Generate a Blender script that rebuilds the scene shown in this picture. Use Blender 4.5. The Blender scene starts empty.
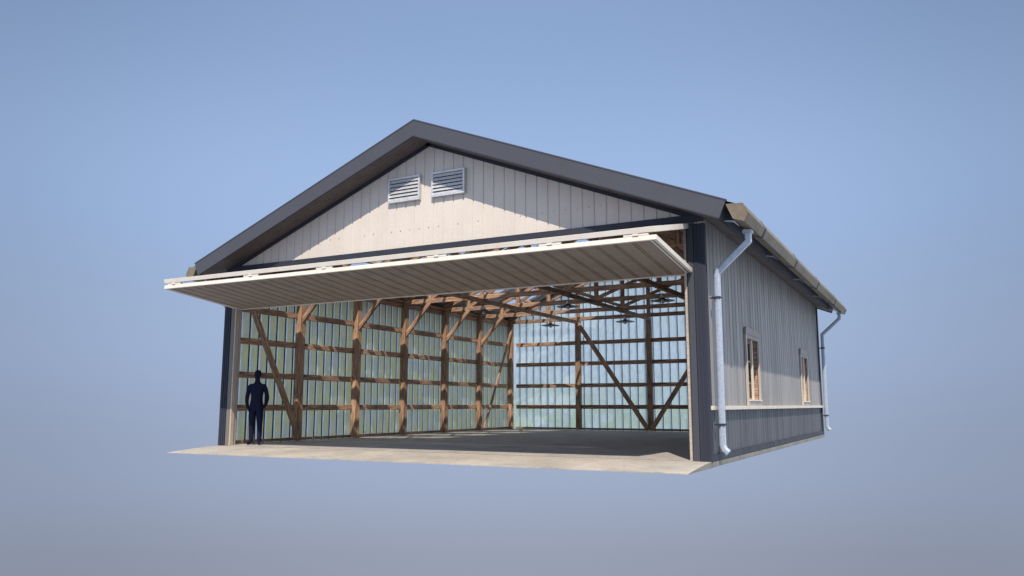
import bpy, bmesh, math, random
from mathutils import Vector, Matrix, Euler
random.seed(7)
S = bpy.context.scene
C = S.collection
# ------------------------------------------------------------------ dimensions
W, D = 12.6, 15.6            # footprint
XC = W/2
SL = 0.394                   # roof slope
BAY = 2.53
ZCH = 4.52                   # bottom chord centre
def zroof(x, top=7.375): return top - SL*abs(x-XC)
ZIN = 6.985                  # underside of the roof build-up at the ridge

# ------------------------------------------------------------------ materials
def new_mat(name):
    m = bpy.data.materials.new(name); m.use_nodes = True
    nt = m.node_tree
    return m, nt, nt.nodes['Principled BSDF'], nt.nodes['Material Output']
def N(nt, t, **k):
    n = nt.nodes.new(t)
    for a, b in k.items():
        if a.startswith('_'): n.inputs[a[1:].replace('_', ' ')].default_value = b
        else: setattr(n, a, b)
    return n
def mixc(nt, fac, a, b, mode='MIX'):
    n = nt.nodes.new('ShaderNodeMix'); n.data_type = 'RGBA'; n.blend_type = mode
    for i, v in ((0, fac), (6, a), (7, b)):
        if hasattr(v, 'is_linked') or isinstance(v, bpy.types.NodeSocket): nt.links.new(v, n.inputs[i])
        else: n.inputs[i].default_value = v if i == 0 else (*v, 1)
    return n.outputs[2]
def ramp(nt, src, p0, p1, c0=0., c1=1.):
    r = nt.nodes.new('ShaderNodeMapRange'); r.clamp = True
    nt.links.new(src, r.inputs[0])
    r.inputs[1].default_value = p0; r.inputs[2].default_value = p1
    r.inputs[3].default_value = c0; r.inputs[4].default_value = c1
    return r.outputs[0]
def noise(nt, scale, detail=5, rough=.6, stretch=(1, 1, 1), coord='Object'):
    tc = nt.nodes.new('ShaderNodeTexCoord'); mp = nt.nodes.new('ShaderNodeMapping')
    mp.inputs['Scale'].default_value = stretch
    nt.links.new(tc.outputs[coord], mp.inputs[0])
    n = nt.nodes.new('ShaderNodeTexNoise'); n.inputs['Scale'].default_value = scale
    n.inputs['Detail'].default_value = detail; n.inputs['Roughness'].default_value = rough
    nt.links.new(mp.outputs[0], n.inputs['Vector'])
    return n.outputs['Fac']
def bump(nt, bs, src, strength=.3, dist=.01):
    b = nt.nodes.new('ShaderNodeBump'); b.inputs['Strength'].default_value = strength
    b.inputs['Distance'].default_value = dist
    nt.links.new(src, b.inputs['Height']); nt.links.new(b.outputs[0], bs.inputs['Normal'])

def painted(name, col, rough=.5, dirt=(.5, .45, .4), amount=.35, streak=(3, 3, .35), metal=0., spec=.5, fine=.12):
    """painted or coated sheet with vertical run-off streaks and grime"""
    m, nt, bs, out = new_mat(name)
    big = noise(nt, 1.1, 6, .62, streak)
    fin = noise(nt, 34, 4, .6)
    d = tuple(c*k for c, k in zip(col, dirt))
    c1 = mixc(nt, ramp(nt, big, .42, .72, 0, amount), col, d)
    c2 = mixc(nt, ramp(nt, fin, .35, .7, 0, fine*2), c1, tuple(c*.6 for c in col))
    nt.links.new(c2, bs.inputs['Base Color'])
    nt.links.new(ramp(nt, big, .3, .7, rough-.08, rough+.15), bs.inputs['Roughness'])
    bs.inputs['Metallic'].default_value = metal
    bs.inputs['Specular IOR Level'].default_value = spec*.6
    bump(nt, bs, big, .12, .01)
    return m

def wood(name, c_hi, c_lo, rough=.75):
    m, nt, bs, out = new_mat(name)
    gr = noise(nt, 2.2, 7, .65, (1.2, 16, 16))
    blot = noise(nt, 1.3, 3, .5)
    oi = nt.nodes.new('ShaderNodeObjectInfo')
    c = mixc(nt, ramp(nt, gr, .36, .68), c_lo, c_hi)
    c = mixc(nt, ramp(nt, blot, .4, .75, 0, .35), c, tuple(x*.55 for x in c_lo))
    hs = nt.nodes.new('ShaderNodeHueSaturation')
    nt.links.new(ramp(nt, oi.outputs['Random'], 0, 1, .82, 1.16), hs.inputs['Value'])
    nt.links.new(c, hs.inputs['Color'])
    nt.links.new(hs.outputs[0], bs.inputs['Base Color'])
    bs.inputs['Roughness'].default_value = rough
    bump(nt, bs, gr, .35, .006)
    return m

def translucent_sheet(name, pale, green_refl, transl=.75, z_hi=2.2, amount=.9, glossy_rough=.25):
    """thin ribbed fibreglass sheet, lets daylight through; green reflection of the surroundings painted into the colour low down"""
    m, nt, bs, out = new_mat(name)
    tc = nt.nodes.new('ShaderNodeTexCoord'); sx = nt.nodes.new('ShaderNodeSeparateXYZ')
    nt.links.new(tc.outputs['Object'], sx.inputs[0])
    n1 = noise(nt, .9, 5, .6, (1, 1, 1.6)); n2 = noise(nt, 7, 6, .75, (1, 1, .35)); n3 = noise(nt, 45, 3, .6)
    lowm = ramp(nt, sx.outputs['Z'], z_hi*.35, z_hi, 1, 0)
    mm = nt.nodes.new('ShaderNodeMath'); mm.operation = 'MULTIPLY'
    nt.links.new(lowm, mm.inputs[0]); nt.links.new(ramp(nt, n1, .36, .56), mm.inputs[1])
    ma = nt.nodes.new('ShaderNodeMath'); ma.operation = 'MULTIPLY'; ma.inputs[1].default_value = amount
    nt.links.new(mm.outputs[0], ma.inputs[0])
    c = mixc(nt, ma.outputs[0], pale, green_refl)
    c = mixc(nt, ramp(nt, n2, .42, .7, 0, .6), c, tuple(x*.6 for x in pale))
    c = mixc(nt, ramp(nt, n3, .5, .75, 0, .3), c, tuple(x*.7 for x in green_refl))
    nt.links.new(c, bs.inputs['Base Color'])
    nt.links.new(ramp(nt, n2, .3, .7, glossy_rough, glossy_rough+.25), bs.inputs['Roughness'])
    bump(nt, bs, n2, .25, .01)
    tr = nt.nodes.new('ShaderNodeBsdfTranslucent'); nt.links.new(c, tr.inputs['Color'])
    mx = nt.nodes.new('ShaderNodeMixShader'); mx.inputs[0].default_value = transl
    nt.links.new(bs.outputs[0], mx.inputs[1]); nt.links.new(tr.outputs[0], mx.inputs[2])
    nt.links.new(mx.outputs[0], out.inputs['Surface'])
    return m

def clear_sheet(name, tint=(.95, .97, .98), clear=.93):
    m, nt, bs, out = new_mat(name)
    bs.inputs['Base Color'].default_value = (*tint, 1); bs.inputs['Roughness'].default_value = .2
    t = nt.nodes.new('ShaderNodeBsdfTransparent'); t.inputs[0].default_value = (*tint, 1)
    mx = nt.nodes.new('ShaderNodeMixShader'); mx.inputs[0].default_value = clear
    nt.links.new(bs.outputs[0], mx.inputs[1]); nt.links.new(t.outputs[0], mx.inputs[2])
    nt.links.new(mx.outputs[0], out.inputs['Surface'])
    return m

def glass(name):
    m, nt, bs, out = new_mat(name)
    g = nt.nodes.new('ShaderNodeBsdfGlossy'); g.inputs['Roughness'].default_value = .03
    t = nt.nodes.new('ShaderNodeBsdfTransparent'); t.inputs[0].default_value = (.82, .88, .88, 1)
    fr = nt.nodes.new('ShaderNodeFresnel'); fr.inputs[0].default_value = 1.5
    mx = nt.nodes.new('ShaderNodeMixShader'); nt.links.new(fr.outputs[0], mx.inputs[0])
    nt.links.new(t.outputs[0], mx.inputs[1]); nt.links.new(g.outputs[0], mx.inputs[2])
    nt.links.new(mx.outputs[0], out.inputs['Surface'])
    return m

def galvanised(name, c=(.62, .66, .7), metal=.65, rough=.38):
    m, nt, bs, out = new_mat(name)
    tc = nt.nodes.new('ShaderNodeTexCoord')
    v = nt.nodes.new('ShaderNodeTexVoronoi'); v.inputs['Scale'].default_value = 28
    nt.links.new(tc.outputs['Object'], v.inputs['Vector'])
    n = noise(nt, 5, 5, .6)
    cc = mixc(nt, ramp(nt, v.outputs['Color'], .1, .9, 0, .5), c, tuple(x*.62 for x in c))
    cc = mixc(nt, ramp(nt, n, .5, .75, 0, .4), cc, (c[0]*.6, c[1]*.55, c[2]*.48))
    nt.links.new(cc, bs.inputs['Base Color'])
    bs.inputs['Metallic'].default_value = metal
    nt.links.new(ramp(nt, n, .3, .7, rough-.08, rough+.15), bs.inputs['Roughness'])
    return m

def concrete(name, c, dark, scale=1., stain=.6):
    m, nt, bs, out = new_mat(name)
    n1 = noise(nt, .55*scale, 7, .65); n2 = noise(nt, 3.5*scale, 6, .7, (1, 1.6, 1)); n3 = noise(nt, 26, 6, .8)
    cc = mixc(nt, ramp(nt, n1, .38, .66, 0, stain), c, dark)
    cc = mixc(nt, ramp(nt, n2, .5, .72, 0, .55), cc, tuple(x*.62 for x in c))
    cc = mixc(nt, ramp(nt, n3, .46, .66, 0, .6), cc, tuple(x*.5 for x in c))
    n4 = noise(nt, 2.6, 3, .55, (1, 2.2, 1)); n5 = noise(nt, 9, 4, .6, (.6, 2, 1))
    cc = mixc(nt, ramp(nt, n4, .62, .7, 0, .5), cc, tuple(x*.42 for x in c))
    cc = mixc(nt, ramp(nt, n5, .66, .71, 0, .55), cc, tuple(x*.4 for x in c))
    nt.links.new(cc, bs.inputs['Base Color']); bs.inputs['Roughness'].default_value = .88
    bump(nt, bs, n3, .3, .006)
    return m

M = dict(
 gable=painted('cream_sheet', (.69, .63, .565), .5, (.72, .68, .64), .35, (1.2, 1.2, .5)),
 side=painted('grey_sheet', (.3, .29, .287), .55, (.58, .55, .54), .9),
 wains=painted('slate_sheet', (.095, .1, .118), .55, (.6, .58, .6), .9),
 dark=painted('slate_trim', (.034, .039, .056), .6, (.7, .7, .7), .5),
 dark2=painted('slate_trim_soft', (.065, .07, .085), .55, (.7, .7, .7), .5),
 fascia=painted('fascia_coating', (.07, .074, .092), .55, (.8, .78, .76), .5, (1, 1, 1)),
 trimb=painted('taupe_trim', (.2, .18, .17), .6, (.7, .66, .62), .6),
 rooft=painted('roof_coating', (.07, .07, .08), .5),
 cream=painted('cream_trim', (.66, .6, .52), .55, (.75, .68, .6), .5),
 winframe=painted('window_trim', (.5, .45, .4), .55, (.7, .62, .55), .6),
 winhead=painted('window_head_trim', (.27, .245, .24), .55, (.7, .65, .6), .5),
 door=painted('door_sheet', (.34, .27, .205), .65, (.75, .7, .66), .55),
 doored=painted('door_edge_trim', (.78, .71, .62), .55, (.8, .72, .62), .4),
 soffit=painted('brown_soffit', (.145, .12, .113), .65, (.7, .66, .62), .5),
 gutter=painted('olive_gutter', (.2, .165, .118), .6, (.5, .48, .5), .9, (2, .5, 2)),
 black=painted('black_enamel', (.012, .012, .013), .35),
 porcelain=painted('white_socket', (.85, .85, .83), .3),
 galv=galvanised('galvanised_steel'),
 bright=galvanised('bright_zinc', (.7, .71, .73), .4, .4),
 galvp=galvanised('galvanised_pipe', (.5, .56, .64), .45, .42),
 wood=wood('rough_timber', (.74, .45, .265), (.15, .09, .074)),
 woodp=wood('jamb_timber', (.5, .43, .35), (.34, .285, .235)),
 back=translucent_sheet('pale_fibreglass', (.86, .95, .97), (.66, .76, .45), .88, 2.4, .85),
 crest=translucent_sheet('blue_refl_fibreglass', (.8, .92, .97), (.7, .8, .7), .85, 2.4, .2),  # rib slopes: pale blue reflection painted into the colour
 left=translucent_sheet('green_refl_fibreglass', (.5, .52, .44), (.55, .53, .28), .8, 7.5, 1.),  # green cast is a ground reflection painted into the colour
 rib_shade=translucent_sheet('rib_shade_fibreglass', (.02, .028, .04), (.02, .03, .028), .3, 2, .3),  # rib faces: shadow inside the rib put into the colour
 roofin=painted('zinc_underside', (.5, .53, .56), .5, (.8, .8, .8), .5),
 clear=clear_sheet('clear_roof_sheet'),
 glass=glass('window_glass'),
 floor=concrete('worn_floor', (.44, .4, .365), (.27, .25, .24), 2.2, .8),
 apron=concrete('pale_concrete', (.5, .45, .39), (.31, .28, .245), 1.6, .85),
 slab=concrete('slab_edge', (.27, .25, .22), (.17, .16, .145), 2., .8),
)
def person_mat():
    m, nt, bs, out = new_mat('navy_figure')
    n = noise(nt, 14, 4, .6)
    nt.links.new(mixc(nt, ramp(nt, n, .4, .7, 0, .4), (.010, .011, .036), (.008, .008, .026)), bs.inputs['Base Color'])
    bs.inputs['Roughness'].default_value = .8; bs.inputs['Specular IOR Level'].default_value = .15
    return m
M['navy'] = person_mat()

# ------------------------------------------------------------------ helpers
def link(name, me, parent=None, mats=(), loc=None):
    o = bpy.data.objects.new(name, me); C.objects.link(o)
    if parent is not None: o.parent = parent
    if loc is not None: o.location = loc
    for m in mats: me.materials.append(m)
    return o
def empty(name, parent=None, loc=(0, 0, 0)):
    o = bpy.data.objects.new(name, None); C.objects.link(o); o.location = loc
    o.empty_display_size = .2
    if parent is not None: o.parent = parent
    return o
def tag(o, label=None, cat=None, group=None, kind=None):
    for k, v in (('label', label), ('category', cat), ('group', group), ('kind', kind)):
        if v: o[k] = v
    return o
class MB:
    def __init__(s): s.v = []; s.f = []; s.m = []
    def face(s, pts, mi=0):
        b = len(s.v); s.v += [tuple(p) for p in pts]; s.f.append(tuple(range(b, b+len(pts)))); s.m.append(mi)
    def box(s, a, b, mi=0):
        x0, y0, z0 = (min(p, q) for p, q in zip(a, b)); x1, y1, z1 = (max(p, q) for p, q in zip(a, b))
        B = len(s.v)
        s.v += [(x0,y0,z0),(x1,y0,z0),(x1,y1,z0),(x0,y1,z0),(x0,y0,z1),(x1,y0,z1),(x1,y1,z1),(x0,y1,z1)]
        for q in ((0,3,2,1),(4,5,6,7),(0,1,5,4),(1,2,6,5),(2,3,7,6),(3,0,4,7)):
            s.f.append(tuple(B+i for i in q)); s.m.append(mi)
    def prism(s, poly, fn, a, b, mi=0):
        """poly: list of 2-D points; fn(u, v, t) -> 3-D; extruded from t=a to t=b"""
        n = len(poly); B = len(s.v)
        s.v += [tuple(fn(u, v, a)) for u, v in poly] + [tuple(fn(u, v, b)) for u, v in poly]
        s.f.append(tuple(B+i for i in range(n))); s.m.append(mi)
        s.f.append(tuple(B+n+i for i in reversed(range(n)))); s.m.append(mi)
        for i in range(n):
            j = (i+1) % n; s.f.append((B+i, B+n+i, B+n+j, B+j)); s.m.append(mi)
    def sweep(s, path, prof, mi=0, up=Vector((0, 1, 0)), cap=True):
        """prof: 2-D loop (a along up, b along side) swept with mitred corners"""
        path = [Vector(p) for p in path]; n = len(prof); rings = []
        for i, p in enumerate(path):
            t0 = (p-path[i-1]).normalized() if i else None
            t1 = (path[i+1]-p).normalized() if i < len(path)-1 else None
            t = ((t0 or t1)+(t1 or t0)).normalized()
            side = t.cross(up).normalized()
            k = 1/max(.5, t.dot(t0 or t1))
            B = len(s.v); s.v += [tuple(p+up*a+side*b*k) for a, b in prof]; rings.append(B)
        for r0, r1 in zip(rings, rings[1:]):
            for i in range(n):
                j = (i+1) % n; s.f.append((r0+i, r0+j, r1+j, r1+i)); s.m.append(mi)
        if cap:
            s.f.append(tuple(rings[0]+i for i in reversed(range(n)))); s.m.append(mi)
            s.f.append(tuple(rings[-1]+i for i in range(n))); s.m.append(mi)
    def lathe(s, prof, seg=32, mi=0, smooth=True, c=(0, 0, 0)):
        B = len(s.v)
        for r, z in prof:
            for k in range(seg):
                a = 2*math.pi*k/seg; s.v.append((c[0]+r*math.cos(a), c[1]+r*math.sin(a), c[2]+z))
        for i in range(len(prof)-1):
            for k in range(seg):
                l = (k+1) % seg; s.f.append((B+i*seg+k, B+i*seg+l, B+(i+1)*seg+l, B+(i+1)*seg+k)); s.m.append(mi)
    def build(s, name, mats, parent=None, bevel=0, fix=True, smooth=False, loc=None):
        me = bpy.data.meshes.new(name); me.from_pydata(s.v, [], s.f)
        for p, i in zip(me.polygons, s.m): p.material_index = i; p.use_smooth = smooth
        if fix:
            bm = bmesh.new(); bm.from_mesh(me); bmesh.ops.recalc_face_normals(bm, faces=bm.faces); bm.to_mesh(me); bm.free()
        me.update()
        o = link(name, me, parent, mats if isinstance(mats, (list, tuple)) else [mats], loc)
        if bevel:
            b = o.modifiers.new('edge', 'BEVEL'); b.width = bevel; b.segments = 2; b.limit_method = 'ANGLE'; b.angle_limit = .6
        return o
def beam(name, a, b, w, h, mat, parent, up=(0, 0, 1), ext=0., bev=.008, cuts=8, wob=.0035):
    """timber from a to b, local X along it; h along 'up', w across; sawn edges slightly uneven"""
    a, b = Vector(a), Vector(b); d = b-a; L = d.length+2*ext; x = d.normalized()
    z = (Vector(up)-x*Vector(up).dot(x)).normalized(); y = z.cross(x)
    mb = MB(); n = max(2, int(L/.5)); ring = []
    for i in range(n+1):
        t = -L/2+L*i/n; ring.append(len(mb.v))
        for sy, sz in ((-1, -1), (1, -1), (1, 1), (-1, 1)):
            mb.v.append((t, sy*w/2+random.uniform(-wob, wob), sz*h/2+random.uniform(-wob, wob)))
    for r0, r1 in zip(ring, ring[1:]):
        for i in range(4):
            j = (i+1) % 4; mb.f.append((r0+i, r0+j, r1+j, r1+i)); mb.m.append(0)
    mb.f.append(tuple(ring[0]+i for i in reversed(range(4)))); mb.m.append(0)
    mb.f.append(tuple(ring[-1]+i for i in range(4))); mb.m.append(0)
    o = mb.build(name, mat, parent, bevel=bev)
    R = Matrix((x, y, z)).transposed().to_4x4(); R.translation = (a+b)/2
    o.matrix_local = R
    return o
def ribbed(fn, u0, u1, zb, zt, pitch=.33, rib=.03, wb=.075, wt=.035, start=None, holes=(), rib_shade=False, double=0):
    """vertical trapezoid-ribbed sheet. fn(u, off, z)->3-D (off>0 = outwards); zb, zt functions of u"""
    st = u0+pitch/2 if start is None else start
    us = [(u0, 0., 0)]; k = st
    while k < u1-wb:
        for q in ((k, k+double) if double else (k,)):
            if q-wb/2 > u0 and q+wb/2 < u1: us += [(q-wb/2, 0., 0), (q-wt/2, rib, 1), (q+wt/2, rib, 0), (q+wb/2, 0., 0)]
        k += pitch
    us.append((u1, 0., 0))
    def off(u):
        for (a, oa, _), (b, ob, _) in zip(us, us[1:]):
            if a <= u <= b and b > a: return oa+(ob-oa)*(u-a)/(b-a)
        return 0.
    rm = {a: m for a, _, m in us}
    cutu = sorted(set([u for u, _, _ in us]+[h for H in holes for h in H[:2] if u0 < h < u1]+([XC] if u0 < XC < u1 else [])))
    mb = MB()
    for a, b in zip(cutu, cutu[1:]):
        if b-a < 1e-5: continue
        mid = (a+b)/2
        mi = 1 if (rib_shade and off(a) > rib*.9 and off(b) > rib*.9) else 0
        if rib_shade and mi == 0 and abs(off(a)-off(b)) > .004: mi = 2
        spans = [(0, 1)]
        H = [h for h in holes if h[0] <= mid <= h[1]]
        za, zb_ = (zb(a), zb(b)); ta, tb = zt(a), zt(b)
        segs = [(za, zb_, ta, tb)]
        if H: h = H[0]; segs = [(za, zb_, h[2], h[2]), (h[3], h[3], ta, tb)]
        for p, q, r, s_ in segs:
            if r-p < 1e-4 and s_-q < 1e-4: continue
            mb.face([fn(a, off(a), p), fn(b, off(b), q), fn(b, off(b), s_), fn(a, off(a), r)], mi)
    return mb
def weld(o):
    bm = bmesh.new(); bm.from_mesh(o.data); bmesh.ops.remove_doubles(bm, verts=bm.verts, dist=.0005)
    bmesh.ops.recalc_face_normals(bm, faces=bm.faces); bm.to_mesh(o.data); bm.free(); return o

# ------------------------------------------------------------------ the setting
mb = MB(); mb.box((-.02, .0, -.1), (W+.02, D+.03, -.006)); mb.build('ground_slab', M['slab'], bevel=.01); bpy.data.objects['ground_slab']['kind'] = 'structure'
mb = MB()
nx, ny = 60, 60
def gridz(x, y): return .03
for (a, b, c, d) in ((.12, .02, W-.12, D-.12),):
    mb.box((a, b, -.004), (c, d, .012))
tag(mb.build('floor', M['floor'], bevel=.006), kind='structure')
# ramped apron with slightly chipped front edge
mb = MB(); xs = [W*i/80 for i in range(81)]
prof = [(0.0, -.002), (-.35, -.012), (-1.0, -.055), (-1.54, -.097)]
rows = []
for j, (y, z) in enumerate(prof):
    rows.append([(x, y+(random.uniform(-.012, .018) if j == 3 and 0 < x < W else 0), z) for x in xs])
for r0, r1 in zip(rows, rows[1:]):
    for i in range(80): mb.face([r0[i], r0[i+1], r1[i+1], r1[i]])
for i in range(80):
    a, b = rows[-1][i], rows[-1][i+1]; mb.face([a, b, (b[0], b[1], -.112), (a[0], a[1], -.112)])
mb.face([(0, 0, -.112), (W, 0, -.112), (W, -1.54, -.112), (0, -1.54, -.112)])
for x in (0, W):
    mb.face([(x, y, z) for y, z in prof]+[(x, -1.54, -.112), (x, 0, -.112)], 1)
tag(weld(mb.build('pavement', [M['apron'], M['slab']])), kind='structure')

# ------------------------------------------------------------------ the hangar
H = tag(empty('hangar'), 'timber framed pole barn with cream gable, slate trim and raised bifold door', 'building')

# --- claddings -----------------------------------------------------
# front gable (opaque cream sheet)
gz = lambda x: zroof(x, ZIN)+.02
mb = ribbed(lambda u, o, z: (u, .04-o, z), .0, W, lambda u: 4.44, gz, pitch=.262, rib=-.02, wb=.036, wt=.014, start=.16)
fg = weld(mb.build('gable_wall', M['gable'], H, fix=False))
# fixings on the gable: part of its surface
scm = MB(); scm.lathe([(0, -.012), (.011, -.011), (.013, 0)], 10); scm.v = [(p[0], p[2], p[1]) for p in scm.v]
sc0 = None
for i in range(47):
    x = .16+.262*i+.131
    for z in (5.03,):
        if z < gz(x)-.3 and random.random() < .6:
            p = (x, .034, z+random.uniform(-.004, .004))
            if sc0 is None: sc0 = scm.build('screw', M['cream'], fg, loc=p)
            else: c_ = sc0.copy(); C.objects.link(c_); c_.location = p

def side_cladding(x, out, mat, hole=(), nm='side_wall', z0=0., z1=4.6, start=None, y0=.02, rib_shade=True):
    mb = ribbed(lambda u, o, z: (x-out*(.03)+out*o, u, z), y0, D-.03, lambda u: z0, lambda u: z1, holes=hole, start=start, rib_shade=rib_shade, **(dict(rib=.03, wb=.105, wt=.06) if rib_shade else dict(rib=.009, wb=.05, wt=.03, pitch=.3)))
    return weld(mb.build(nm, mat, H, fix=False))
LW = side_cladding(0, -1, [M['left'], M['rib_shade'], M['crest']])
WIN = [(3.33, 4.60), (11.15, 12.40)]
RW = side_cladding(W, 1, [M['side']], [(a, b, 1.13, 2.52) for a, b in WIN], z0=.98, rib_shade=False)
mb = ribbed(lambda u, o, z: (W-.03+o, u, z), .02, D-.03, lambda u: 0., lambda u: .98, pitch=.27, rib=.009, wb=.05, wt=.03)
weld(mb.build('wainscot', M['wains'], RW, fix=False))
mb = MB(); mb.box((W-.03, -.005, .925), (W+.055, D-.01, 1.0)); mb.build('wall_rail', M['cream'], RW, bevel=.006)
mb = MB(); mb.box((W-.01, .1, .0), (W+.022, D+.005, .12)); mb.build('base_trim', M['dark'], RW, bevel=.004)
mb = ribbed(lambda u, o, z: (u, D-.05+o, z), .03, W-.03, lambda u: 0., lambda u: zroof(u, ZIN)+.05, rib_shade=True, rib=.035, wb=.1, wt=.03)
BW = weld(mb.build('end_wall', [M['back'], M['rib_shade'], M['crest']], H, fix=False))

# --- corner pilasters, header, rake trims ---------------------------
for x0, x1, s in ((0, .2, 1), (W-.2, W, -1)):
    mb = MB(); mb.box((x0, -.03, 0), (x1, .12, 4.42))
    e = x0 if s > 0 else x1
    mb.box((e-s*.012, -.035, 0), (e+s*.03, .1, 4.42))
    for q in (.055, .125):
        mb.box((e+s*q, -.044, 0), (e+s*(q+.02), -.028, 4.41))
    cp = mb.build('corner_post', M['dark'], H, bevel=.006)
    a = .2 if s > 0 else W-.2
    mb = MB(); mb.box((a+s*.012, -.012, 0), (a+s*.13, .1, 4.42)); mb.build('trim_board', M['trimb'] if s > 0 else M['dark2'], cp, bevel=.005)
    b = a+s*.15
    jm = MB(); jm.box((b, -.02, .0), (b+s*.045, .09, 4.36)); j = jm.build('door_jamb', M['woodp'], H, bevel=.004)
    jm = MB(); jm.box((b-s*.02, .09, .0), (b+s*.015, .115, 4.36)); jm.build('groove', M['dark'], j)
    jm = MB(); jm.box((b-s*.02, .115, .0), (b+s*.02, .19, 4.36)); jm.build('inner_board', M['woodp'], j, bevel=.004)
mb = MB(); mb.box((0.0, -.045, 4.47), (W, .03, 4.60)); hd = mb.build('header', M['dark'], H, bevel=.006)
mb = MB(); mb.box((.2, -.03, 4.425), (W-.2, .03, 4.465)); mb.build('header_lip', M['dark2'], hd)
# back corner trim
for e, s in ((0, 1), (W, -1)):
    mb = MB(); mb.box((e-s*.015, D-.14, 0), (e+s*.02, D+.02, 4.5)); mb.box((e, D-.012, 0), (e+s*.14, D+.02, 4.5)); mb.build('corner_trim', M['dark'], H)
# right front corner side flange
mb = MB(); mb.box((W-.01, -.03, 0), (W+.018, .09, 4.42)); mb.build('corner_trim', M['dark'], H, bevel=.004)

# --- roof ------------------------------------------------------------
RF = empty('roof', H)
YF, YB = -.606, D+.6
ax = math.atan(SL); ca, sa = math.cos(ax), math.sin(ax)
def slope_pt(s, r, n, y):
    """s: -1 left, +1 right; r distance down the slope from the ridge line, n thickness below the top"""
    return (XC+s*(r*ca-n*sa), y, 7.375-r*sa-n*ca)
RL = (XC+.57)/ca            # slope length
TH = .36
def slope_box(name, s, r0, r1, n0, n1, y0, y1, mat, parent, bevel=0):
    mb = MB(); mb.prism([(r0, n0), (r1, n0), (r1, n1), (r0, n1)], lambda u, v, t: slope_pt(s, u, v, t), y0, y1)
    return mb.build(name, mat, parent, bevel)
# sheets: left slope has a row of clear sheets along the eave
def roof_sheet(name, s, r0, r1, mat, ya=YF+.09, yb=YB-.09):
    mb = ribbed(lambda u, o, z: slope_pt(s, z, .01-o, u), ya, yb, lambda u: r0, lambda u: r1, rib=.03)
    return weld(mb.build(name, mat, RF, fix=False))
SK = .95/ca
roof_sheet('roof_sheet', 1, 0.0, RL+.13, M['rooft'])
roof_sheet('roof_sheet', -1, 0.0, SK, M['rooft'])
ys = [YF+.09]
for k in range(6): ys += [BAY*k+.74, BAY*k+2.24]
ys.append(YB-.09)
for i, (a, b) in enumerate(zip(ys, ys[1:])):
    if i % 2:
        SE = (XC-.75)/ca
        roof_sheet('skylight_sheet', -1, SK, SE, M['clear'], a, b)
        roof_sheet('roof_sheet', -1, SE, RL+.13, M['rooft'], a, b)
        slope_box('roof_lining', -1, SE, RL-.03, .045, .055, a, b, M['roofin'], RF)
    else:
        roof_sheet('roof_sheet', -1, SK, RL+.13, M['rooft'], a, b)
        slope_box('roof_lining', -1, SK, RL-.03, .045, .055, max(a, .05), min(b, D-.05), M['roofin'], RF)
# underside lining board of the opaque parts
slope_box('roof_lining', 1, .05, RL-.03, .045, .055, .05, D-.05, M['roofin'], RF)
slope_box('roof_lining', -1, .05, SK-.02, .045, .055, .05, D-.05, M['roofin'], RF)
# purlins
for s in (-1, 1):
    for r in (.35, 1.35, 2.35, 3.35, 4.35, 5.35, 6.35):
        n = .11
        a = slope_pt(s, r, n, .06); b = slope_pt(s, r, n, D-.06)
        beam('purlin', a, b, .06, .1, M['wood'], RF, up=(s*sa, 0, ca))
# rake fascia: one mitred chevron board at each gable end
def chev(t0, t1):
    def pk(n): return (XC, 7.375-n/ca)
    L0, L1 = slope_pt(-1, RL, t0, 0), slope_pt(-1, RL, t1, 0)
    R0, R1 = slope_pt(1, RL, t0, 0), slope_pt(1, RL, t1, 0)
    return [(L0[0], L0[2]), pk(t0), (R0[0], R0[2]), (R1[0], R1[2]), pk(t1), (L1[0], L1[2])]
for y0, y1 in ((YF, YF+.03), (YB-.03, YB)):
    p = chev(0, TH); mb = MB()
    for q in ([p[0], p[1], p[4], p[5]], [p[1], p[2], p[3], p[4]]): mb.prism(q, lambda u, v, t: (u, t, v), y0, y1)
    f = mb.build('rake_fascia', M['fascia'], RF, bevel=.004)
    p = chev(TH-.012, TH+.008); mb = MB(); k = -.012 if y0 < 0 else .012
    for q in ([p[0], p[1], p[4], p[5]], [p[1], p[2], p[3], p[4]]): mb.prism(q, lambda u, v, t: (u, t, v), y0+k, y1-.005+k)
    mb.build('drip_edge', M['dark'], f)
    p = chev(-.012, .012); mb = MB()
    for q in ([p[0], p[1], p[4], p[5]], [p[1], p[2], p[3], p[4]]): mb.prism(q, lambda u, v, t: (u, t, v), y0-.008, y1+.06)
    mb.build('drip_edge', M['fascia'], f)
# soffits: gable overhang boards and eave soffit with grooves
for s in (-1, 1):
    for y0, y1 in ((YF+.031, .03), (D-.01, YB-.031)):
        n = 4
        mb = MB()
        for k in range(n):
            a = y0+(y1-y0)*k/n+.004; b = y0+(y1-y0)*(k+1)/n-.004
            mb.prism([(.02, TH-.045), (RL-.06, TH-.045), (RL-.06, TH-.022), (.02, TH-.022)], lambda u, v, t: slope_pt(s, u, v, t), a, b)
        mb.build('soffit', M['soffit'], RF)
    r_in = (XC-.0)/ca-TH*sa/ca if False else (XC-.02+TH*sa)/ca
    mb = MB(); y = .035
    while y < D-.05:
        mb.prism([(r_in, TH-.045), (RL-.06, TH-.045), (RL-.06, TH-.022), (r_in, TH-.022)], lambda u, v, t: slope_pt(s, u, v, t), y, y+.152)
        y += .16
    mb.build('soffit', M['soffit'], RF)
    # rake trim on wall under soffit (dark line)
    mb = MB(); mb.prism([(.0, TH-.02), (XC/ca, TH-.02), (XC/ca, TH+.055), (.0, TH+.055)], lambda u, v, t: slope_pt(s, u, v, t), -.02, .022)
    mb.build('rake_trim', M['dark'], RF)
    # eave fascia
    slope_box('eave_fascia', s, RL-.055, RL-.02, .035, TH, YF+.032, YB-.032, M['dark'], RF)
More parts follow.
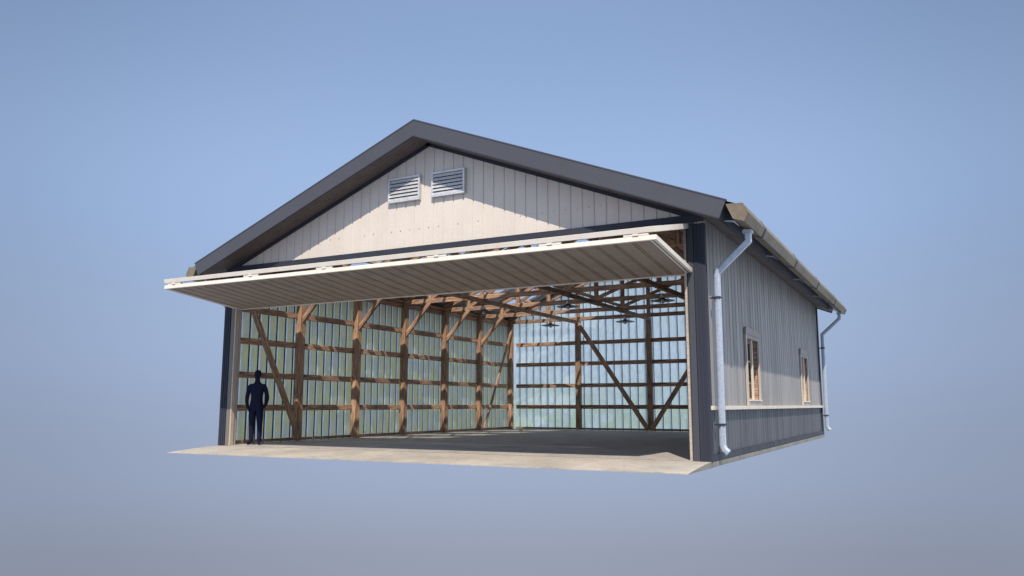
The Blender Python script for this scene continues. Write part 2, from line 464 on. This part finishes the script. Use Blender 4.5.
slope_box('ridge_cap', -1, -.01, .22, -.016, -.004, YF+.3, YB-.06, M['fascia'], RF)
slope_box('ridge_cap', 1, -.01, .22, -.016, -.004, YF+.3, YB-.06, M['fascia'], RF)

# --- gutters and downpipes --------------------------------------------
def mir(x, s): return x if s > 0 else W-x
for s in (1, -1):
    outer = [(13.15, 4.60), (13.27, 4.32), (13.47, 4.25), (13.545, 4.41), (13.45, 4.59)]
    inner = [(x+(-.012 if x > 13.3 else .012), z+.012) for x, z in outer]
    g = MB(); f = lambda u, v, t: (mir(u, s), t, v)
    y0, y1 = YF+.05, YB-.02
    for (a, b) in zip(outer, outer[1:]):
        g.face([f(*a, y0), f(*b, y0), f(*b, y1), f(*a, y1)])
    for (a, b) in zip(inner, inner[1:]):
        g.face([f(*a, y0), f(*b, y0), f(*b, y1), f(*a, y1)])
    for yy in (y0, y1):
        g.prism(outer, f, yy, yy+.012)
    # stepped end cap skirt
    gt = g.build('gutter', M['gutter'], H, fix=False)
    for yy in (1.05, 4.95, 8.8, 12.9):
        c = MB(); col = [(x+(.012 if x > 13.3 else -.012), z-(.012 if z < 4.4 else 0)) for x, z in outer]
        for a, b in zip(col, col[1:]): c.prism([a, b, (b[0]*.999+13.33*.001, b[1]+.006), (a[0]*.999+13.33*.001, a[1]+.006)], f, yy-.04, yy+.04)
        c.build('joint_collar', M['dark2'], gt)
    for yy in (-.15, 3.8, 7.6, 11.4, 15.3):
        c = MB(); c.prism([(13.02, 4.40), (13.21, 4.37), (13.30, 4.26), (13.31, 4.245), (13.19, 4.345), (13.02, 4.375)], f, yy-.02, yy+.02)
        c.build('bracket', M['galv'], gt)
def downpipe(s, y, zshoe=.12, zb=3.48):
    w = .062
    P = [(13.36, 4.26), (13.36, 4.05), (12.755, 3.50), (12.74, .28), (12.77, .21), (12.84, .15)]
    prof = [(w*math.copysign(abs(math.cos(a))**.6, math.cos(a)), w*math.copysign(abs(math.sin(a))**.6, math.sin(a))) for a in [2*math.pi*k/20+.01 for k in range(20)]]
    mb = MB(); mb.sweep([(mir(x, s), y, z) for x, z in P], prof)
    for (x, z0, z1) in ((13.36, 4.24, 4.19),):
        mb.box((mir(x-.085, s), y-.085, z0-.04), (mir(x+.085, s), y+.085, z0+.02))
    dp = mb.build('downpipe', M['galvp'], H, smooth=False)
    for z in (3.02, .66):
        c = MB(); c.box((mir(12.74-.075, s), y-.078, z-.02), (mir(12.74+.075, s), y+.078, z+.02))
        c.box((mir(12.6, s), y-.02, z-.012), (mir(12.7, s), y+.02, z+.012))
        c.box((mir(12.72, s), y-.11, z-.01), (mir(12.745, s), y-.078, z+.01))
        c.build('pipe_clamp', M['dark'], dp, bevel=.004)
for s in (1, -1):
    downpipe(s, .27); downpipe(s, 15.45)

# --- frame: posts, girts, braces --------------------------------------
PX = .23      # post centre from the outer face
GZ = [.945, 1.81, 2.70, 3.55, 4.42]
for s, wall in ((1, LW), (-1, RW)):
    X = lambda x: x if s > 0 else W-x
    for k in range(0, 7):
        y = .26 if k == 0 else (15.27 if k == 6 else BAY*k)
        PQ = .14 if k == 0 else PX
        beam('post', (X(PQ), y, .03), (X(PQ), y, 4.5), .2, .12 if k == 0 else .2, M['wood'], wall, up=(0, 1, 0))
        for z in GZ:
            if k == 6: continue
            ya = .32 if k == 0 else BAY*k+.1; yb = BAY*(k+1)-.1 if k < 5 else 15.17
            if s < 0 and z in (GZ[1],) and k in (1, 4):      # stops at the window openings
                wa, wb_ = WIN[0] if k == 1 else WIN[1]
                if wa-.12 > ya: beam('girt', (X(.15), ya, z), (X(.15), wa-.06, z), .1, .158, M['wood'], wall)
                if wb_+.06 < yb: beam('girt', (X(.15), wb_+.06, z), (X(.15), yb, z), .1, .158, M['wood'], wall)
                continue
            beam('girt', (X(.15), ya, z), (X(.15), yb, z), .1, .158, M['wood'], wall)
    beam('sole_plate', (X(.13), .4, .07), (X(.13), 15.5, .07), .12, .08, M['wood'], wall)
    beam('wall_plate', (X(.15), .1, 4.56), (X(.15), 15.5, 4.56), .2, .1, M['wood'], wall)
    beam('brace', (X(.38), .12, 4.35), (X(.38), BAY-.08, .12), .09, .15, M['wood'], wall, up=(0, 1, 0))
    beam('brace', (X(.38), 15.2, 4.4), (X(.38), 5*BAY+.16, .12), .06, .1, M['wood'], wall, up=(0, 1, 0))
BX = [3.33, 6.36, 9.36]
for x in BX: beam('post', (x, 15.37, .03), (x, 15.37, 4.45), .2, .2, M['wood'], BW, up=(0, 1, 0))
for x in BX: beam('post', (x, 15.42, 4.62), (x, 15.42, zroof(x, ZIN)-.05), .14, .12, M['wood'], BW, up=(0, 1, 0))
ex = [.33]+BX+[W-.33]
for z in GZ[:4]:
    for a, b in zip(ex, ex[1:]):
        lim = 1.9 if z > 6 else (1.2 if z > 5 else 0)
        a2, b2 = a+.1, b-.1
        if z > 5:
            half = (zroof(XC, ZIN)-z-.12)/SL; a2, b2 = max(a2, XC-half), min(b2, XC+half)
            if b2-a2 < .4: continue
        beam('girt', (a2, 15.45, z), (b2, 15.45, z), .1, .158, M['wood'], BW)
beam('sole_plate', (.4, 15.45, .07), (W-.4, 15.45, .07), .12, .08, M['wood'], BW)
beam('brace', (BX[0]+.06, 15.22, 4.35), (BX[1]-.1, 15.22, .12), .09, .17, M['wood'], BW)
beam('brace', (BX[2]-.06, 15.22, 4.35), (BX[1]+.1, 15.22, .12), .09, .17, M['wood'], BW)

# --- trusses -----------------------------------------------------------
VX = [1.25, 3.3, 6.3, 9.3, 11.35]
def ztc(x): return zroof(x, ZIN)+.02
def truss(y, knees=True):
    T = empty('roof_truss', H)
    beam('bottom_chord', (.14, y, ZCH), (W-.14, y, ZCH), .09, .15, M['wood'], T)
    for s in (-1, 1):
        beam('top_chord', (XC+s*.02, y, ztc(XC)+.02), (XC+s*(XC-.1), y, ztc(0.1)+.02), .09, .19, M['wood'], T)
    for i, x in enumerate(VX):
        zt = ztc(x)-.09
        if knees and zt-(ZCH+.075) > .12:
            beam('web_post', (x, y+.002, ZCH+.06), (x, y+.002, zt), .085, .14, M['wood'], T, up=(1, 0, 0))
    for a, b in (() if not knees else ((1.25, 3.3), (6.3, 3.3), (6.3, 9.3), (11.35, 9.3))):
        d = .07 if b > a else -.07
        beam('web_brace', (a+d, y-.003, ZCH+.09), (b-d, y-.003, ztc(b)-.16), .075, .11, M['wood'], T, up=(0, 0, 1))
    if knees:
        for s in (1, -1):
            X = lambda x: x if s > 0 else W-x
            beam('knee_brace', (X(.3), y, 3.42), (X(1.3), y, 4.5), .09, .13, M['wood'], T, ext=.02)
for k in range(1, 6): truss(BAY*k)
truss(15.2, False); truss(.2, False)
for x in (3.36, 6.42, 9.42):
    beam('tie_beam', (x, .3, ZCH-.14), (x, 15.3, ZCH-.14), .12, .13, M['wood'], H)

# --- bifold door ---------------------------------------------------------
BD = empty('bifold_door', H, (0, 0, 0))
def leaf(name, p_out, p_in, th, mat, edge, x0=.3, x1=12.32, ribs_down=True):
    """leaf between p_out and p_in=(y,z) of its underside; ribs run along the slope"""
    po, pi = Vector(p_out), Vector(p_in); d = (pi-po); L = d.length; d /= L; n = Vector((-d.y, d.x))
    if n.y < 0: n = -n
    pt = lambda x, r, h: (x, (po+d*r+n*h).x, (po+d*r+n*h).y)
    # skin with ribs on the underside
    mb = ribbed(lambda u, o, z: pt(u, z, .012-o*.6), x0+.05, x1-.05, lambda u: .03, lambda u: L-.03, pitch=.335, rib=-.09, wb=.022, wt=.014, start=x0+.2, double=.05)
    lf = weld(mb.build(name, mat, BD, fix=False))
    mb = MB(); q = lambda u, v, t: pt(t, u, v)
    mb.prism([(.03, .066), (L-.03, .066), (L-.03, th-.003), (.03, th-.003)], q, x0+.05, x1-.05); mb.build('door_core', M['soffit'], lf)
    mb = MB()
    mb.prism([(0, 0), (.05, 0), (.05, th), (0, th)], q, x0, x1)
    mb.prism([(L-.05, 0), (L, 0), (L, th), (L-.05, th)], q, x0, x1)
    for a, b in ((x0, x0+.055), (x1-.055, x1)):
        mb.prism([(.051, -.002), (L-.051, -.002), (L-.051, th), (.051, th)], q, a, b)
    for a in (x0+.09, x1-.12):
        mb.prism([(.051, -.006), (L-.051, -.006), (L-.051, .02), (.051, .02)], q, a, a+.03)
    mb.build('edge_frame', edge, lf, bevel=.004)
    return lf
leaf('lower_leaf', (-2.16, 3.735), (.18, 3.475), .085, M['door'], M['doored'], .3, 12.36)
leaf('upper_leaf', (-2.16, 3.865), (-.05, 4.34), .095, M['door'], M['doored'], .3, 12.33)
for x in (.62, 3.1, 5.2, 8.0, 10.4, 12.0):
    mb = MB(); mb.box((x-.22, -2.15, 3.822), (x+.22, -2.09, 3.863)); mb.box((x-.05, -2.17, 3.824), (x+.05, -2.08, 3.86))
    mb.build('hinge', M['doored'], BD, bevel=.004)

# --- gable vents -----------------------------------------------------------
def vent(x0, x1, z0, z1):
    v = MB(); t = .045
    v.box((x0, -.05, z0), (x1, .03, z0+t)); v.box((x0, -.05, z1-t), (x1, .03, z1))
    v.box((x0, -.05, z0+t), (x0+t, .03, z1-t)); v.box((x1-t, -.05, z0+t), (x1, .03, z1-t))
    fr = v.build('vent', M['bright'], H, bevel=.005)
    b = MB(); b.box((x0+t, .012, z0+t), (x1-t, .02, z1-t)); b.build('vent_backing', M['black'], fr)
    n = 6; b = MB(); h = (z1-z0-2*t)/n
    for k in range(n):
        zc = z0+t+h*(k+.5)
        b.prism([(-.048, zc-h*.46), (-.043, zc-h*.5), (-.012, zc+h*.34), (-.018, zc+h*.36)], lambda u, w_, tt: (tt, u, w_), x0+t, x1-t)
    b.build('louvre_slats', M['bright'], fr)
vent(5.20, 6.10, 5.69, 6.28); vent(6.42, 7.31, 5.69, 6.27)

# --- side windows ------------------------------------------------------------
def window(y0, y1, z0=1.13, z1=2.52):
    w = empty('window', H)
    m = MB()
    m.box((W-.02, y0-.085, 1.002), (W+.028, y0, z1+.06)); m.box((W-.02, y1, 1.002), (W+.028, y1+.07, z1+.06))
    m.box((W-.02, y0, 1.002), (W+.03, y1, z0-.03))
    m.build('window_frame', M['winframe'], w, bevel=.005)
    m = MB(); m.prism([(y0-.12, z1+.062), (y1+.1, z1+.062), (y1+.1, z1+.14), (y1+.02, z1+.22), (y0-.04, z1+.22), (y0-.12, z1+.14)], lambda u, v, t: (t, u, v), W-.02, W+.034); m.box((W-.02, y0, z1-.03), (W+.03, y1, z1+.058)); m.build('head_casing', M['winhead'], w, bevel=.005)
    m = MB(); m.box((W-.2, y0-.02, z0-.028), (W+.06, y1+.02, z0+.004)); m.build('sill', M['cream'], w, bevel=.005)
    m = MB()
    m.box((W-.2, y0-.03, z0+.006), (W-.03, y0+.012, z1-.03)); m.box((W-.2, y1-.012, z0+.006), (W-.03, y1+.03, z1-.03)); m.box((W-.2, y0-.03, z1-.028), (W-.03, y1+.03, z1+.02))
    m.build('reveal', M['wood'], w)
    c = (y0+y1)/2-.05
    m = MB(); m.box((W-.035, c-.03, z0+.006), (W+.012, c+.03, z1-.032)); m.build('mullion', M['cream'], w, bevel=.004)
    m = MB(); xs = W-.17
    for a, b in ((y0+.014, y0+.06), (y1-.06, y1-.014), (c-.03, c+.03)): m.box((xs-.02, a, z0+.008), (xs+.02, b, z1-.032))
    for z in (z0+.03, 1.52, 2.02, z1-.06): m.box((xs-.016, y0+.02, z-.022), (xs+.016, y1-.02, z+.022))
    m.build('sash', M['wood'], w)
    m = MB(); m.box((xs-.004, y0+.03, z0+.02), (xs+.004, y1-.03, z1-.04)); m.build('pane', M['glass'], w)
for a, b in WIN: window(a, b)

# ------------------------------------------------------------------ pendant lamps
def lamp():
    r = empty('pendant_lamp')
    m = MB(); m.lathe([(.02, .085), (.06, .075), (.1, .05), (.35, 0.0), (.356, -.008), (.345, -.008), (.1, .035), (.02, .06)], 40)
    sh = m.build('lamp_shade', M['black'], r, smooth=True, fix=True)
    m = MB(); m.lathe([(.0, .17), (.04, .168), (.045, .15), (.062, .14), (.062, .09), (.066, .08), (.0, .078)], 20); m.build('socket', M['porcelain'], r, smooth=True)
    m = MB(); m.lathe([(.0, .06), (.018, .05), (.04, 0.02), (.058, -.03), (.05, -.07), (.0, -.095)], 20); m.build('bulb', M['porcelain'], r, smooth=True)
    m = MB(); m.lathe([(.006, .165), (.006, .43)], 8); m.build('cord', M['black'], r)
    return r
def copy_tree(o, parent=None):
    c = o.copy(); C.objects.link(c); c.parent = parent
    for ch in list(o.children): copy_tree(ch, c)
    return c
proto = lamp()
LP = [((3.4, 7.6), 'black dish pendant lamp against the dark left trusses, nearest of the left row'),
      ((6.4, 7.6), 'black dish pendant lamp just under the raised door edge, nearer of the centre pair'),
      ((9.4, 7.6), 'largest looking black dish pendant lamp, hanging beside the right door jamb'),
      ((3.4, 12.64), 'black dish pendant lamp near the end wall, left of the top of the long brace'),
      ((6.4, 12.64), 'black dish pendant lamp before the pale end wall, just left of its right visible post')]
for i, ((x, y), lab) in enumerate(LP):
    o = proto if i == 0 else copy_tree(proto)
    o.location = (x, y-.05, 4.02)
    tag(o, lab, 'pendant lamp', 'pendant lamps hanging from the trusses')

# ------------------------------------------------------------------ the person
def person():
    root = tag(empty('person', None, (.83, .40, .03)), 'man in dark navy silhouette standing in the doorway with hands in pockets', 'person')
    V = {}; idx = []; rad = []; E = []
    def v(n, p, r): V[n] = len(idx); idx.append(p); rad.append(r)
    def e(*ns):
        for a, b in zip(ns, ns[1:]): E.append((V[a], V[b]))
    v('pelvis', (0, 0, .93), (.165, .11)); v('waist', (0, 0, 1.08), (.162, .11)); v('chest', (0, .005, 1.25), (.19, .125)); v('upper', (0, .01, 1.375), (.175, .11))
    v('neckb', (0, .01, 1.455), (.09, .08)); v('neck', (0, -.002, 1.53), (.058, .062))
    v('jaw', (0, -.015, 1.60), (.064, .075)); v('head', (0, -.01, 1.68), (.078, .095)); v('crown', (0, 0, 1.745), (.062, .078))
    e('pelvis', 'waist', 'chest', 'upper', 'neckb', 'neck', 'jaw', 'head', 'crown')
    for s, n in ((-1, 'l'), (1, 'r')):
        v(n+'sh', (s*.17, .01, 1.395), (.08, .08)); v(n+'ua', (s*.215, .015, 1.27), (.062, .06)); v(n+'el', (s*.25, .04, 1.10), (.05, .05))
        v(n+'fa', (s*.235, .0, .99), (.045, .046)); v(n+'wr', (s*.20, -.045, .90), (.036, .036)); v(n+'hd', (s*.175, -.07, .845), (.04, .034))
        e('upper', n+'sh', n+'ua', n+'el', n+'fa', n+'wr', n+'hd')
        v(n+'hip', (s*.088, 0, .85), (.108, .11)); v(n+'th', (s*.09, -.005, .66), (.09, .095)); v(n+'kn', (s*.098, -.005, .47), (.066, .07))
        v(n+'ca', (s*.1, .012, .32), (.062, .066)); v(n+'an', (s*.1, .01, .10), (.05, .055)); v(n+'he', (s*.1, .02, .05), (.045, .05))
        v(n+'ft', (s*.118, -.10, .037), (.048, .035)); v(n+'to', (s*.135, -.175, .03), (.038, .026))
        e('pelvis', n+'hip', n+'th', n+'kn', n+'ca', n+'an', n+'he', n+'ft', n+'to')
    me = bpy.data.meshes.new('body'); me.from_pydata(idx, E, []); me.update()
    b = link('body', me, root, [M['navy']])
    sk = b.modifiers.new('skin', 'SKIN'); sk.use_smooth_shade = True; sk.branch_smoothing = .4
    for sv, r in zip(me.skin_vertices[0].data, rad): sv.radius = r
    for sv in me.skin_vertices[0].data: sv.use_root = False
    me.skin_vertices[0].data[0].use_root = True
    sb = b.modifiers.new('sub', 'SUBSURF'); sb.levels = 2; sb.render_levels = 2
    # nose, ears, cap of short hair
    m = MB(); m.lathe([(0, .045), (.05, .035), (.078, 0), (.083, -.04), (.078, -.06)], 24, smooth=True)
    hair = m.build('hair', M['navy'], root, smooth=True, loc=(0, .012, 1.742))
    hair.scale = (.98, 1.12, 1)
    m = MB(); m.lathe([(0, .022), (.012, .012), (.016, -.012), (0, -.022)], 10)
    for s in (-1, 1):
        e_ = m.build('ear', M['navy'], root, smooth=True, loc=(s*.08, .005, 1.66)); e_.scale = (.7, 1, 1.3)
    m = MB(); m.lathe([(0, .03), (.008, .015), (.016, -.015), (0, -.024)], 10); m.build('nose', M['navy'], root, smooth=True, loc=(0, -.108, 1.66))
    # fingers resting at the pocket edges: four fingers and a thumb each
    for s in (-1, 1):
        m = bpy.data.meshes.new('fingers'); vs = []; es = []; rr = []
        for k in range(4):
            x0 = s*(.165+.0), -.085+.016*k-.01, .855
            L = (.07, .082, .078, .06)[k]
            base = Vector((s*.168, -.095+.019*k, .84)); B = len(vs)
            vs += [tuple(base), tuple(base+Vector((-s*.008, 0, -L*.5))), tuple(base+Vector((-s*.022, 0, -L)))]; es += [(B, B+1), (B+1, B+2)]; rr += [.011, .0095, .008]
        B = len(vs); base = Vector((s*.16, -.10, .87))
        vs += [tuple(base), tuple(base+Vector((-s*.03, -.02, -.022))), tuple(base+Vector((-s*.05, -.022, -.045)))]; es += [(B, B+1), (B+1, B+2)]; rr += [.013, .011, .009]
        m.from_pydata(vs, es, []); m.update()
        f = link('hand', m, root, [M['navy']]); q = f.modifiers.new('skin', 'SKIN'); q.use_smooth_shade = True
        for sv, r in zip(m.skin_vertices[0].data, rr): sv.radius = (r, r); 
        for k in range(0, len(vs), 3): m.skin_vertices[0].data[k].use_root = True
        z = f.modifiers.new('sub', 'SUBSURF'); z.levels = 1; z.render_levels = 1
    root.rotation_euler = (0, 0, math.radians(30)); root.scale = (1.05, 1.05, 1.055)
    return root
person()

# ------------------------------------------------------------------ light
SD = Vector((-.30, .606, -.80)).normalized()
sun = bpy.data.lights.new('sun', 'SUN'); sun.energy = 5.0; sun.angle = math.radians(.5); sun.color = (1, .9, .77)
so = bpy.data.objects.new('sun', sun); C.objects.link(so); so.rotation_euler = SD.to_track_quat('-Z', 'Y').to_euler(); so.location = (10, -20, 30)

w = bpy.data.worlds.new('World'); S.world = w; w.use_nodes = True
nt = w.node_tree; bg = nt.nodes['Background']
geo = nt.nodes.new('ShaderNodeTexCoord')
nrm = nt.nodes.new('ShaderNodeVectorMath'); nrm.operation = 'NORMALIZE'; nt.links.new(geo.outputs['Generated'], nrm.inputs[0])
sx = nt.nodes.new('ShaderNodeSeparateXYZ'); nt.links.new(nrm.outputs[0], sx.inputs[0])
cr = nt.nodes.new('ShaderNodeValToRGB'); cr.color_ramp.interpolation = 'EASE'
mr = nt.nodes.new('ShaderNodeMapRange'); nt.links.new(sx.outputs['Z'], mr.inputs[0]); mr.inputs[1].default_value = -1; mr.inputs[2].default_value = 1
nt.links.new(mr.outputs[0], cr.inputs[0])
def srgb(r, g, b): return tuple(((c/255+.055)/1.055)**2.4 if c > 10 else c/255/12.92 for c in (r, g, b))+(1,)
els = [(0.0, srgb(140, 148, 165)), (.40, srgb(154, 162, 181)), (.47, srgb(160, 174, 201)), (.54, srgb(162, 182, 215)), (.62, srgb(159, 185, 225)), (.74, srgb(139, 165, 206)), (1.0, srgb(130, 155, 200))]
e0 = cr.color_ramp.elements
e0[0].position, e0[0].color = els[0]; e0[1].position, e0[1].color = els[-1]
for p_, c_ in els[1:-1]:
    n_ = e0.new(p_); n_.color = c_
# soft brighter region of sky behind the barn, darker away from it
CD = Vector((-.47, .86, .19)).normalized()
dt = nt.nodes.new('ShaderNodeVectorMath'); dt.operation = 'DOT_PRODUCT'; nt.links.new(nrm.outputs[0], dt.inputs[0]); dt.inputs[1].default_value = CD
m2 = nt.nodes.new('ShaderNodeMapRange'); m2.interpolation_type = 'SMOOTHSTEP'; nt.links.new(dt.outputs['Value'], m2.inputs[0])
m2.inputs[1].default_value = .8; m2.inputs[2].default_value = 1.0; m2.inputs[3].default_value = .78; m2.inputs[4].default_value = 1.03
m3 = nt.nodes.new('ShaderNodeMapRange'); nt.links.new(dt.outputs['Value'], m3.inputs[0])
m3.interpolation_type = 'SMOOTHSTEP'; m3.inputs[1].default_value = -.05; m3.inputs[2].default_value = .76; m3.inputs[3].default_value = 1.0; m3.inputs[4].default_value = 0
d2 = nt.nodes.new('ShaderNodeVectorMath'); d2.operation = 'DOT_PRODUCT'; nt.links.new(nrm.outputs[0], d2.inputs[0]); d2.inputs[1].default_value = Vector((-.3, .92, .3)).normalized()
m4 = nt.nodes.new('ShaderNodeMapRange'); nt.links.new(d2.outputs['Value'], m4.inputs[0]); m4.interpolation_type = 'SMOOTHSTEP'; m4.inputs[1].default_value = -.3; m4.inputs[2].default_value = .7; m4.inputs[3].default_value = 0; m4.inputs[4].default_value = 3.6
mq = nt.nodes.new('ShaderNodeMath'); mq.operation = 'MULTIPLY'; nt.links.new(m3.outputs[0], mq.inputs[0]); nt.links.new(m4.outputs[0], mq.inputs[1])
b2 = nt.nodes.new('ShaderNodeBackground'); b2.inputs[0].default_value = (.66, .72, .74, 1); nt.links.new(mq.outputs[0], b2.inputs[1])  # unseen brighter sky, added outside the view to light the translucent walls
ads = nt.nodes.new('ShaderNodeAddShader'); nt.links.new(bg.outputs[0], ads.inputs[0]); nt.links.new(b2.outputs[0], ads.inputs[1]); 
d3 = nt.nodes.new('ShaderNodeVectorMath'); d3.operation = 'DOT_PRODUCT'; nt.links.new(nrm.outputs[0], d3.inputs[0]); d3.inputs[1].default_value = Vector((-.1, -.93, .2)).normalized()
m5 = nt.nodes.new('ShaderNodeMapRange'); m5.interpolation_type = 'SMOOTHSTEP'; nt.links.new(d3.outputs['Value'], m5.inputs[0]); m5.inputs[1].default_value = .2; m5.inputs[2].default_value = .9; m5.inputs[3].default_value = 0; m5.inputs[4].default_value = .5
b3 = nt.nodes.new('ShaderNodeBackground'); b3.inputs[0].default_value = (.55, .62, .75, 1); nt.links.new(m5.outputs[0], b3.inputs[1])  # extra sky glow added on the front side to fill gable shade and interior
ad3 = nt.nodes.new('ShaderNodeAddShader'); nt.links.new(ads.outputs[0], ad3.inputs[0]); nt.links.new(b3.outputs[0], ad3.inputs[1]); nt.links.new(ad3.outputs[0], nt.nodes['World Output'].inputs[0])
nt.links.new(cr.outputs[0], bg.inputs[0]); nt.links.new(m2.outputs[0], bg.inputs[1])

# ------------------------------------------------------------------ camera
pitch, yaw, f = .14673710, .49238894, 792.3729
cam = bpy.data.cameras.new('camera'); cam.sensor_width = 36; cam.lens = f*36/1024; cam.clip_end = 500; cam.clip_start = .1
co = bpy.data.objects.new('camera', cam); C.objects.link(co)
co.location = (16.334689, -14.622926, 1.0151326)
co.rotation_euler = (math.pi/2+pitch, 0, yaw)
S.camera = co
S.render.engine = 'CYCLES'
S.view_settings.view_transform = 'Standard'; S.view_settings.look = 'None'; S.view_settings.exposure = 0; S.view_settings.gamma = 1
S.cycles.max_bounces = 10; S.cycles.diffuse_bounces = 6; S.cycles.transparent_max_bounces = 12; S.cycles.transmission_bounces = 6
S.render.resolution_x = 1024; S.render.resolution_y = 576
